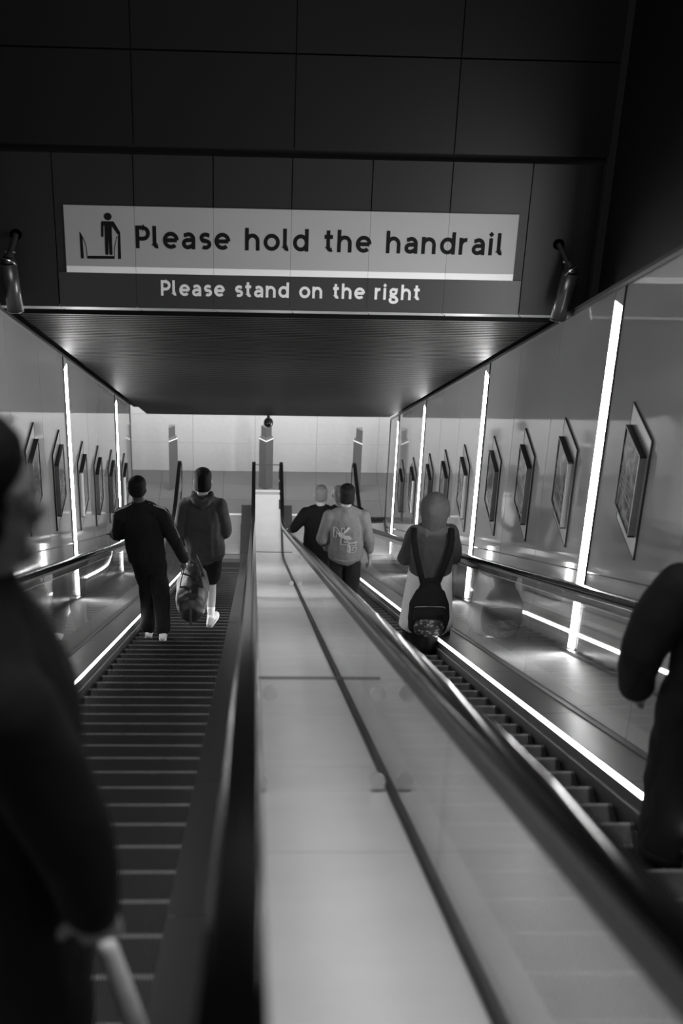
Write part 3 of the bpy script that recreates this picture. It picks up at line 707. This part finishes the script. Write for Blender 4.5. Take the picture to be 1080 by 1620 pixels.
def figure(label, base, rz, S, J, skin, female=False, top=None, legs='trousers', legm=None, shoem=None, hairm=None, tuft=False, yaw=0, tilt=0, collar=True, hood=False, long=0, sleeve=1.0, hem=.50, bulk=1.0, hands=('rest', 'rest'), hairlow=-.045, thick=.010, armk=1.0):
    """J: joints in units of metres from the person's foot point; facing +Y"""
    T = thing('person', label, 'person', base, None, rz)
    k = S/1.78; D = dict(pel=(0, 0, .95), che=(0, .0, 1.28), nb=(0, -.01, 1.50), hd=(0, .015, 1.665), shL=(-.185, -.01, 1.43), shR=(.185, -.01, 1.43),
        elL=(-.23, -.02, 1.14), elR=(.23, -.02, 1.14), wrL=(-.23, .09, .91), wrR=(.23, .09, .91), hpL=(-.09, 0, .92), hpR=(.09, 0, .92),
        knL=(-.10, .02, .50), knR=(.10, .02, .50), anL=(-.10, 0, .085), anR=(.10, 0, .085))
    D = {a: Vector(b)*k for a, b in D.items()}
    for a, b in J.items():
        if a in D: D[a] = Vector(b)
    g = lambda a: D[a]
    sh = (g('shR')-g('shL')).normalized(); hp = (g('hpR')-g('hpL')).normalized()
    # ---- body, one continuous surface
    bm = bmsh()
    W_ = .92 if female else 1.0
    tube(bm, [g('pel')+Vector((0, 0, -.06*k)), g('pel')+Vector((0, 0, .03*k)), lerp(g('pel'), g('che'), .5), g('che'), lerp(g('che'), g('nb'), .62), g('nb')],
         [(.135*k, .095*k), (.155*k, .105*k), (.128*k*W_, .09*k), (.155*k*W_, .108*k), (.12*k, .085*k), (.06*k, .055*k)], ref=sh)
    limb(bm, [lerp(g('shL'), g('shR'), .12), lerp(g('shL'), g('shR'), .88)], [.055*k, .055*k], ref=(0, 0, 1))
    Hc = g('hd'); limb(bm, [g('nb')-Vector((0, 0, .03)), lerp(g('nb'), Hc, .75)], [.058*k, .052*k])
    TH = head(bm, Hc, yaw, S, tilt)
    for s in 'LR':
        limb(bm, [g('sh'+s), g('el'+s), g('wr'+s)], [.050*k, .039*k, .025*k])
        limb(bm, [g('hp'+s), g('kn'+s), lerp(g('kn'+s), g('an'+s), .35), g('an'+s)], [.082*k, .052*k, .050*k, .033*k])
        f = Vector(J.get('ft'+s, (0, 1, 0))); a = g('an'+s)
        tube(bm, [a-f*.03-Vector((0, 0, .035)), a+f*.07-Vector((0, 0, .045)), a+f*.15-Vector((0, 0, .055))], [(.03, .03), (.036, .026), (.03, .015)])
        hk = hands[0 if s == 'L' else 1]; d = (g('wr'+s)-g('el'+s)).normalized()
        if hk == 'rail': hand(bm, g('wr'+s), J.get('hd'+s, (0, 1, -.35)), (0, -.3, -1), .28, k, 1 if s == 'L' else -1)
        elif hk == 'grip': hand(bm, g('wr'+s), J.get('hd'+s, d), J.get('pm'+s, (-1 if s == 'R' else 1, 0, 0)), 1.0, k, 1 if s == 'L' else -1)
        else: hand(bm, g('wr'+s), d, (1 if s == 'L' else -1, .2, 0), .3, k, -1 if s == 'L' else 1)
    fuse('body', bm, skin, T, .0075, 0, 9, 2)
    if hairm: hair(T, TH, hairm, tuft=tuft, low=hairlow, thick=thick)
    # ---- top
    e = .018*bulk
    bm = bmsh(); z0 = J.get('hemz', .86*k)
    lowp = Vector((g('pel').x, g('pel').y, z0+.03))
    tube(bm, [lowp, lerp(lowp, g('che'), .3), lerp(lowp, g('che'), .65), g('che')+Vector((0, 0, .02)), lerp(g('che'), g('nb'), .62), g('nb')+Vector((0, 0, .0))],
         [(.165*k*bulk, .122*k*bulk), (.168*k*bulk, .120*k*bulk), (.170*k*bulk, .122*k*bulk), (.178*k*bulk, .128*k*bulk), (.150*k*bulk, .098*k*bulk), (.075*k, .068*k)], ref=sh)
    limb(bm, [lerp(g('shL'), g('shR'), .03), lerp(g('shL'), g('nb'), .55)+Vector((0, 0, .012)), g('nb')], [.064*k, .062*k, .062*k], ref=(0, 0, 1))
    limb(bm, [lerp(g('shR'), g('shL'), .03), lerp(g('shR'), g('nb'), .55)+Vector((0, 0, .012)), g('nb')], [.064*k, .062*k, .062*k], ref=(0, 0, 1))
    for s in 'LR':
        end = lerp(g('el'+s), g('wr'+s), max(0, sleeve*2-1) if sleeve > .5 else 0)
        limb(bm, [g('sh'+s), lerp(g('sh'+s), g('el'+s), .5), g('el'+s), end], [.070*k*bulk*armk**.5, .066*k*bulk*armk, .058*k*bulk*armk, .044*k*bulk*armk])
    if collar: tube(bm, [g('nb')-Vector((0, 0, .02)), g('nb')+Vector((0, .004, .045*k))], [(.072*k, .072*k), (.064*k, .066*k)], caps=False, n=20)
    ob = fuse('top', bm, top, T, .011, .009, 8, 3)
    bm = bmsh(); tube(bm, [lowp-Vector((0, 0, .045)), lowp+Vector((0, 0, .0))], [(.158*k*bulk, .116*k*bulk), (.166*k*bulk, .124*k*bulk)], ref=sh, n=28, caps=False); fuse('hem_band', bm, top, T, .008, .002, 10, 1)
    if hood:
        bm = bmsh(); c = g('nb')
        tube(bm, [c+Vector((-.085*k, .03, .035)), c+Vector((-.085*k, -.055, .035)), c+Vector((-.05*k, -.095, .01)), c+Vector((0, -.105, -.012)), c+Vector((.05*k, -.095, .01)), c+Vector((.085*k, -.055, .035)), c+Vector((.085*k, .03, .035))],
             [.030*k, .036*k, .042*k, .048*k, .042*k, .036*k, .030*k], ref=(0, 0, 1)); fuse('hood', bm, top, T, .010, .010, 14, 2)
    # ---- legs
    if legs in ('trousers', 'shorts'):
        bm = bmsh(); b2 = bulk if legs == 'trousers' else 1.05
        tube(bm, [g('pel')+Vector((0, 0, -.085*k)), g('pel'), g('pel')+Vector((0, 0, .08*k))], [(.150*k, .115*k), (.168*k, .118*k), (.150*k, .108*k)], ref=hp)
        for s in 'LR':
            if legs == 'trousers':
                limb(bm, [g('hp'+s), g('kn'+s), lerp(g('kn'+s), g('an'+s), .55), g('an'+s)+Vector((0, 0, .01))], [.098*k, .078*k*b2, .070*k*b2, .062*k*b2])
            else:
                limb(bm, [g('hp'+s), lerp(g('hp'+s), g('kn'+s), hem*1.6)], [.102*k, .086*k])
        fuse(legs, bm, legm, T, .011, .010, 10, 2)
    if shoem:
        for s in 'LR':
            bm = bmsh(); shoe(bm, g('an'+s), J.get('ft'+s, (0, 1, 0)), k); sh_ = fuse('shoe', bm, shoem, T, .007, .0, 9, 1)
            bm = bmsh(); f = Vector(J.get('ft'+s, (0, 1, 0))).normalized(); a = g('an'+s)-Vector((0, 0, .073)); ss = Vector((f.y, -f.x, 0))
            tube(bm, [a-f*.06, a+f*.03, a+f*.12, a+f*.19], [(.036, .010), (.042, .010), (.05, .010), (.036, .010)], ref=ss); fuse('sole', bm, M['signwhite'] if shoem is M['white'] else M['gasket'], sh_, .006, 0, 9, 1)
    return T, D, TH
def child(T, name, bm, m, sm=False):
    o = obj(name, bm, m, T)
    if sm: smooth(o)
    return o
# 1: man in the black track jacket, left hand on the handrail
b1 = (-.949, 12.325, 0); z1 = tread(12.325); off = 6.02-z1
T1, D1, H1 = figure('person in a black track jacket with pale shoulder stripes, one hand on the left handrail', (-.949, 12.325, 5.98), 0, 1.78,
    dict(pel=(-.06, 0, .94), che=(-.09, 0, 1.25), nb=(-.105, -.02, 1.49), hd=(-.125, .02, 1.645), shL=(-.275, -.01, 1.38), shR=(.085, -.01, 1.40), elL=(-.315, .06, 1.12), wrL=(-.385, .26, 1.005), hdL=(-.15, 1, -.3),
         elR=(.205, -.02, 1.12), wrR=(.29, .06, .86), hdR=(.15, .1, -1), pmR=(-1, 0, 0), hpL=(-.12, 0, .90), hpR=(.02, 0, .90), knL=(-.07, .12, .50), knR=(.065, .04, .49), anL=(-.075, .17, -.02), anR=(.085, -.14, .17), hemz=.90),
    M['skin_d'], top=M['cl_black'], legm=M['cl_black'], shoem=M['white'], hairm=M['hair_b'], hands=('rail', 'grip'), bulk=1.10, thick=.007, yaw=-.15)
for s, sh_ in ((-1, 'shL'), (1, 'shR')):
    bm = bmsh(); a = D1[sh_]; n_ = D1['nb']; e_ = D1['elR' if s > 0 else 'elL']
    for dx in (0, .020):
        up = Vector((0, 0, .074)); q = [lerp(n_, a, .45)+up, lerp(n_, a, .8)+up*.98, a+Vector((s*.035, 0, .062)), a+Vector((s*.068, 0, .02)), lerp(a, e_, .45)+Vector((s*.070, 0, .01)), lerp(a, e_, .9)+Vector((s*.062, 0, .01))]
        tube(bm, [p+Vector((0, dx-.02, 0)) for p in q], [(.006, .004)]*6, ref=(0, 1, 0), n=8)
    child(T1, 'shoulder_stripe', bm, M['stripe'], True)
# 2: man in grey hoodie and shorts
T2, D2, H2 = figure('person in a charcoal sweatshirt, black shorts and white socks, right of the track jacket', (-.5, 13.6, 5.27), 0, 1.85,
    dict(pel=(.0, 0, .93), che=(-.03, 0, 1.24), nb=(-.03, -.02, 1.55), hd=(-.025, .03, 1.725), shL=(-.20, 0, 1.45), shR=(.145, 0, 1.45), elL=(-.265, -.02, 1.15), wrL=(-.215, .14, .93), elR=(.20, .02, 1.12), wrR=(.13, .24, 1.10),
         hpL=(-.08, 0, .88), hpR=(.08, 0, .88), knL=(-.10, .12, .50), knR=(.055, .02, .49), anL=(-.18, .30, -.05), anR=(.055, -.16, .165), hemz=.86, ftL=(-.2, 1, 0), ftR=(.3, 1, 0)),
    M['skin_l'], top=M['cl_char'], legs='shorts', legm=M['cl_black'], shoem=M['white'], hairm=M['hair_b'], hood=True, bulk=1.18, hem=.50, thick=.013, hairlow=-.085)
for s in 'LR':
    bm = bmsh(); a = D2['an'+s]; kn = D2['kn'+s]; tube(bm, [a-Vector((0, 0, .02)), a+(kn-a)*.14, a+(kn-a)*.30], [.042, .038, .045], n=18); fuse('sock', bm, M['signwhite'], T2, .008, .001, 9, 1)
# duffel bag carried between them
B = thing('duffel_bag', 'dark leather holdall hanging from the hand of the person in the track jacket', 'bag', (-.60, 12.62, 6.10))
bm = bmsh()
tube(bm, [(0, -.24, .20), (0, -.12, .21), (0, .12, .21), (0, .24, .20)], [(.14, .17), (.155, .185), (.155, .185), (.14, .17)], n=24)
bb = fuse('bag_body', bm, M['bag'], B, .012, .012, 7, 2)
bm = bmsh(); tube(bm, [(0, -.26, .37), (0, .26, .37)], [(.006, .005), (.006, .005)], n=8); child(bb, 'zip', bm, M['darksteel'])
for s in (-1, 1):
    bm = bmsh(); pts = [(s*.12, -.14, .28), (s*.10, -.10, .42), (s*.045, -.05, .60), (s*.04, -.01, .66), (s*.045, .05, .60), (s*.10, .10, .42), (s*.12, .14, .28)]
    tube(bm, pts, [(.013, .006)]*7, ref=(0, 1, 0), n=8); child(B, 'handle', bm, M['bag'], True)
bm = bmsh(); tube(bm, [(0, -.385, .33), (.0, -.40, .22), (0, -.385, .08)], [(.013, .005)]*3, n=8); cyl(bm, (0, -.41, .30), (0, -.40, .30), .022, 16); child(B, 'end_strap', bm, M['cl_char'])
# 3: grey-haired man in black leaning on the handrail
T3, D3, H3 = figure('grey-haired person in a black jumper leaning one arm on the right escalator handrail', (.80, 16.6, tread(16.6)), 0, 1.82,
    dict(pel=(.02, 0, .96), che=(.03, 0, 1.26), nb=(.03, -.01, 1.50), hd=(.03, .03, 1.67), shL=(-.15, 0, 1.42), shR=(.20, 0, 1.42), elL=(-.29, -.04, 1.23), wrL=(-.315, .14, 1.10), hdL=(-.1, 1, -.4), elR=(.24, 0, 1.15), wrR=(.2, .14, .95)),
    M['skin_l'], top=M['cl_black'], legm=M['cl_black'], shoem=M['cl_black2'], hairm=M['hair_g'], hands=('rail', 'rest'), bulk=1.12, thick=.007, hairlow=-.06)
# 4: balding man behind
T4, D4, H4 = figure('balding person in a black top, head showing left of the printed sweatshirt', (1.16, 16.95, tread(16.95)), 0, 1.80, dict(hd=(-.085, .02, 1.68), nb=(-.06, 0, 1.5)),
    M['skin_m'], top=M['cl_black'], legm=M['cl_black'], shoem=M['cl_black2'], hairm=None, bulk=1.12)
# 5: man in the printed sweatshirt
T5, D5, H5 = figure('person in a grey sweatshirt with outlined letters and a bird shape on the back', (1.06, 15.2, tread(15.2)), 0, 1.80,
    dict(pel=(.01, 0, .93), che=(.0, 0, 1.26), nb=(-.005, -.01, 1.50), hd=(.0, .02, 1.675), shL=(-.19, 0, 1.40), shR=(.19, 0, 1.40), elL=(-.265, -.02, 1.10), wrL=(-.24, .12, .93), elR=(.275, -.01, 1.10), wrR=(.30, .06, .80), hemz=.86),
    M['skin_m'], top=M['cl_grey'], legm=M['cl_black'], shoem=M['cl_black2'], hairm=M['hair_b'], bulk=1.22, sleeve=.78, thick=.013, hairlow=-.08)
def back_y(T, x, z, guess=-.3):
    """distance of the back of the garment at x, z (local)"""
    best = 0
    for c in T.children:
        if c.name.startswith('top'):
            for v in c.data.vertices:
                if abs(v.co.x-x) < .02 and abs(v.co.z-z) < .02 and v.co.y < best: best = v.co.y
    return best
def print_poly(bm, T, pts, thick=.012):
    """flat outline pressed onto the back of the sweatshirt"""
    for (x0_, z0_), (x1_, z1_) in zip(pts, pts[1:]):
        d = Vector((x1_-x0_, z1_-z0_)); L_ = d.length; d.normalize(); n_ = Vector((-d.y, d.x))*thick/2; m_ = max(1, int(L_/.02))
        prev = None
        for i in range(m_+1):
            c = Vector((x0_, z0_))+d*L_*i/m_; y = back_y(T, c.x, c.y)-.006
            v = (bm.verts.new((c.x+n_.x, y, c.y+n_.y)), bm.verts.new((c.x-n_.x, y, c.y-n_.y)))
            if prev: bm.faces.new((prev[0], prev[1], v[1], v[0]))
            prev = v
GL = {'N': [(0, 0), (0, 1), (.25, 1), (.75, .35), (.75, 1), (1, 1), (1, 0), (.75, 0), (.25, .65), (.25, 0), (0, 0)],
      'E': [(0, 0), (0, 1), (.9, 1), (.9, .72), (.35, .72), (.35, .6), (.75, .6), (.75, .4), (.35, .4), (.35, .28), (.9, .28), (.9, 0), (0, 0)],
      'G': [(.9, .7), (.9, .85), (.75, 1), (.2, 1), (0, .8), (0, .2), (.2, 0), (.75, 0), (.95, .2), (.95, .52), (.5, .52), (.5, .38), (.65, .38), (.65, .25), (.35, .25), (.3, .35), (.3, .68), (.35, .75), (.6, .75), (.65, .7), (.9, .7)]}
for ch, x, z, sw, shh in (('N', -.145, 1.20, .12, .13), ('E', -.06, 1.11, .11, .12), ('G', .02, 1.00, .11, .13)):
    bm = bmsh(); print_poly(bm, T5, [(x+a*sw, z+b*shh) for a, b in GL[ch]], .009); child(T5, 'printed_letter', bm, M['print'])
bm = bmsh()
for pts, th in (([(-.09, 1.27), (-.05, 1.24), (.0, 1.21), (.06, 1.19)], .035), ([(-.05, 1.25), (-.01, 1.29), (.03, 1.34)], .028), ([(-.08, 1.24), (-.02, 1.22), (.04, 1.20)], .04), ([(.02, 1.14), (.07, 1.13), (.13, 1.14)], .016), ([(.03, 1.12), (.05, 1.06), (.04, 1.0)], .024)):
    print_poly(bm, T5, pts, th)
child(T5, 'printed_bird', bm, M['print'])
# 6: hooded woman with backpack
zb = 6.682
T6, D6, H6 = figure('person in a grey headscarf and coat over a pale pleated skirt, wearing a black backpack', (1.52, 11.1, zb), 0, 1.62,
    dict(pel=(.0, 0, .90), che=(-.0, 0, 1.15), nb=(0, -.02, 1.34), hd=(.0, .02, 1.50), shL=(-.15, 0, 1.25), shR=(.145, 0, 1.26), elL=(-.225, .0, 1.00), wrL=(-.17, .18, .94), elR=(.205, .02, 1.00), wrR=(.17, .2, 1.0), hemz=.80, anL=(-.08, .05, .085), anR=(.06, .03, .085)),
    M['skin_m'], female=True, top=M['cl_coat'], legm=M['cl_black'], shoem=M['cl_black2'], collar=False, bulk=1.22)
bm = bmsh(); c = D6['hd']
tube(bm, [c+Vector((0, -.025, -.19)), c+Vector((0, -.03, -.13)), c+Vector((0, -.016, -.06)), c+Vector((0, -.012, .0)), c+Vector((0, -.014, .05)), c+Vector((0, -.016, .095)), c+Vector((0, -.012, .122))], [(.105, .095), (.105, .098), (.122, .118), (.128, .126), (.118, .120), (.092, .096), (.055, .06)], n=28, ck=.3)
fuse('headscarf', bm, M['cl_hijab'], T6, .009, .008, 9, 1)
bm = bmsh(); tube(bm, [c+Vector((-.15, -.02, -.215)), c+Vector((-.06, -.075, -.20)), c+Vector((.06, -.075, -.20)), c+Vector((.13, -.02, -.215))], [.045, .055, .055, .045], ref=(0, 0, 1)); fuse('scarf_drape', bm, M['cl_hijab'], T6, .009, .008, 12, 1)
def skirt(T, name, z0_, z1_, w0_, w1_, dd, m, amp, nf=34, seed=0):
    bm = bmsh(); n = nf*4; rows = []
    for j in range(9):
        t = j/8; z = z1_*(1-t)+z0_*t; ra = w1_*(1-t)+w0_*t
        rows.append([bm.verts.new(((ra+amp*t*sin(nf*a_)+.012*t*sin(3*a_+seed))*cos(a_), (ra*dd+amp*t*sin(nf*a_)+.012*t*sin(4*a_+seed))*sin(a_), z+.008*t*sin(2*a_+seed))) for a_ in [2*pi*i/n for i in range(n)]])
    for a, b in zip(rows, rows[1:]):
        for i in range(n): bm.faces.new((a[i], a[(i+1) % n], b[(i+1) % n], b[i]))
    bm.faces.new(rows[0])
    o = child(T, name, bm, m, True); md = o.modifiers.new('thickness', 'SOLIDIFY'); md.thickness = .003; return o
skirt(T6, 'pale_skirt', .30, .88, .232, .190, .72, M['cl_pale'], .006)
skirt(T6, 'dark_underskirt', .12, .60, .215, .18, .72, M['cl_black2'], .010, 16, 2)
BPS = 1.28
BP = thing('backpack', 'small black backpack with patterned front pocket on the hooded person', 'backpack', (1.505, 10.93, zb+.40))
bm = bmsh()
tube(bm, [(0, -.045, .03), (0, -.055, .14), (0, -.05, .27), (0, -.03, .37), (0, -.02, .42)], [(.125, .075), (.14, .085), (.13, .08), (.095, .06), (.05, .035)], n=28); fuse('pack_body', bm, M['cl_black'], BP, .008, .006, 12, 2)
bm = bmsh(); tube(bm, [(0, -.125, .045), (0, -.135, .10), (0, -.13, .15)], [(.090, .035), (.100, .045), (.085, .035)], n=24); fuse('front_pocket', bm, M['floral'], BP, .006, .003, 12, 2)
bm = bmsh(); tube(bm, [(0, -.11, .17), (0, -.125, .23), (0, -.11, .27)], [(.105, .035), (.105, .04), (.08, .03)], n=24); fuse('upper_pocket', bm, M['cl_black'], BP, .007, .004, 12, 2)
for r_, zc_, w_ in ((.13, .285, .012), (.105, .165, .01), (.10, .150, .0)):
    bm = bmsh(); tube(bm, [(-r_*.85, -.08, zc_-.055), (-r_*.7, -.115, zc_-.01), (-r_*.3, -.140, zc_+.008), (r_*.3, -.140, zc_+.008), (r_*.7, -.115, zc_-.01), (r_*.85, -.08, zc_-.055)], [.0028]*6, n=6); child(BP, 'zip', bm, M['signgrey'])
for s in (-1, 1):
    bm = bmsh(); tube(bm, [(s*.045, -.01, .42), (s*.078, -.01, .56), (s*.108, .0, .70), (s*.122, .04, .80), (s*.120, .11, .852), (s*.115, .20, .80)], [(.020, .007)]*6, ref=(1, 0, 0), n=8); child(BP, 'strap', bm, M['cl_black'], True)
bm = bmsh(); tube(bm, [(-.05, -.02, .38), (-.03, -.015, .46), (.03, -.015, .46), (.05, -.02, .38)], [(.03, .014)]*4, ref=(0, 0, 1), n=10); child(BP, 'yoke', bm, M['cl_black'], True)
BP.scale = (1.32, 1.0, 1.12); BP.location.z -= .02
# 7: blurred person at the right edge
T7, D7, H7 = figure('blurred person in a long black coat at the right edge, close to the viewer', (1.635, 4.35, tread(4.35)-.02), 0, 1.70,
    dict(shL=(-.18, 0, 1.33), shR=(.18, 0, 1.33), nb=(0, 0, 1.42), elL=(-.275, -.02, 1.08), wrL=(-.25, .06, .86), elR=(.19, .1, 1.1), wrR=(.17, .3, 1.05), hemz=.13),
    M['skin_m'], top=M['cl_black'], legm=M['cl_black'], shoem=M['cl_black2'], hairm=M['hair_b'], bulk=1.0, armk=1.5)
bm = bmsh(); tube(bm, [(-.11, -.150, 1.30), (-.085, -.165, 1.0), (-.08, -.17, .75)], [(.014, .004)]*3, n=8); child(T7, 'belt_strap', bm, M['cl_char'])
bm = bmsh(); box(bm, -.10, -.062, -.180, -.172, .985, .995); child(T7, 'buckle', bm, M['steel'])
# 8: blurred person at the left edge, in profile
T8, D8, H8 = figure('blurred person with glasses in dark clothes filling the left foreground, in profile', (-.415, 1.95, tread(1.95)), radians(-66), 1.72,
    dict(shR=(.19, -.02, 1.36), shL=(-.19, 0, 1.36), elR=(.25, .05, 1.13), wrR=(.235, .08, .97), hdR=(-.1, .2, -1), pmR=(-1, .2, 0), hd=(0, .0, 1.60), elL=(-.22, -.02, 1.06), wrL=(-.20, .03, .84), hemz=.35),
    M['skin_m'], top=M['cl_black2'], legm=M['cl_black'], shoem=M['cl_black2'], hairm=M['hair_b'], bulk=1.15, hands=('rest', 'grip'), thick=.018, hairlow=-.07, yaw=radians(-22))
bm = bmsh()
for s in (-1, 1):
    pts = [(s*.034+.026*cos(a*pi/8), .100, .008+.020*sin(a*pi/8)) for a in range(17)]; tube(bm, pts, [.0022]*17, ref=(0, 1, 0), n=6)
    tube(bm, [(s*.060, .100, .014), (s*.078, .05, .012), (s*.082, -.02, .010)], [.002]*3, n=6)
bm.transform(H8); gl_ = child(T8, 'glasses', bm, M['gasket'])
for s in (-1, 1):
    bm = bmsh(); cyl(bm, (s*.034, .0995, .008), (s*.034, .1005, .008), .024, 20); bm.transform(H8); child(gl_, 'lens', bm, M['glass'])
# pale narrow roll in that hand
PR = thing('paper_roll', 'pale narrow roll held low by the blurred person at the left edge', 'paper roll', (-.21, 1.92, 12.50))
bm = bmsh(); tube(bm, [(-.035, 0, .16), (0, 0, .0), (.045, 0, -.2)], [.018, .020, .020], n=16); child(PR, 'roll', bm, M['cl_pale'], True)
bpy.data.scenes.remove(TS)
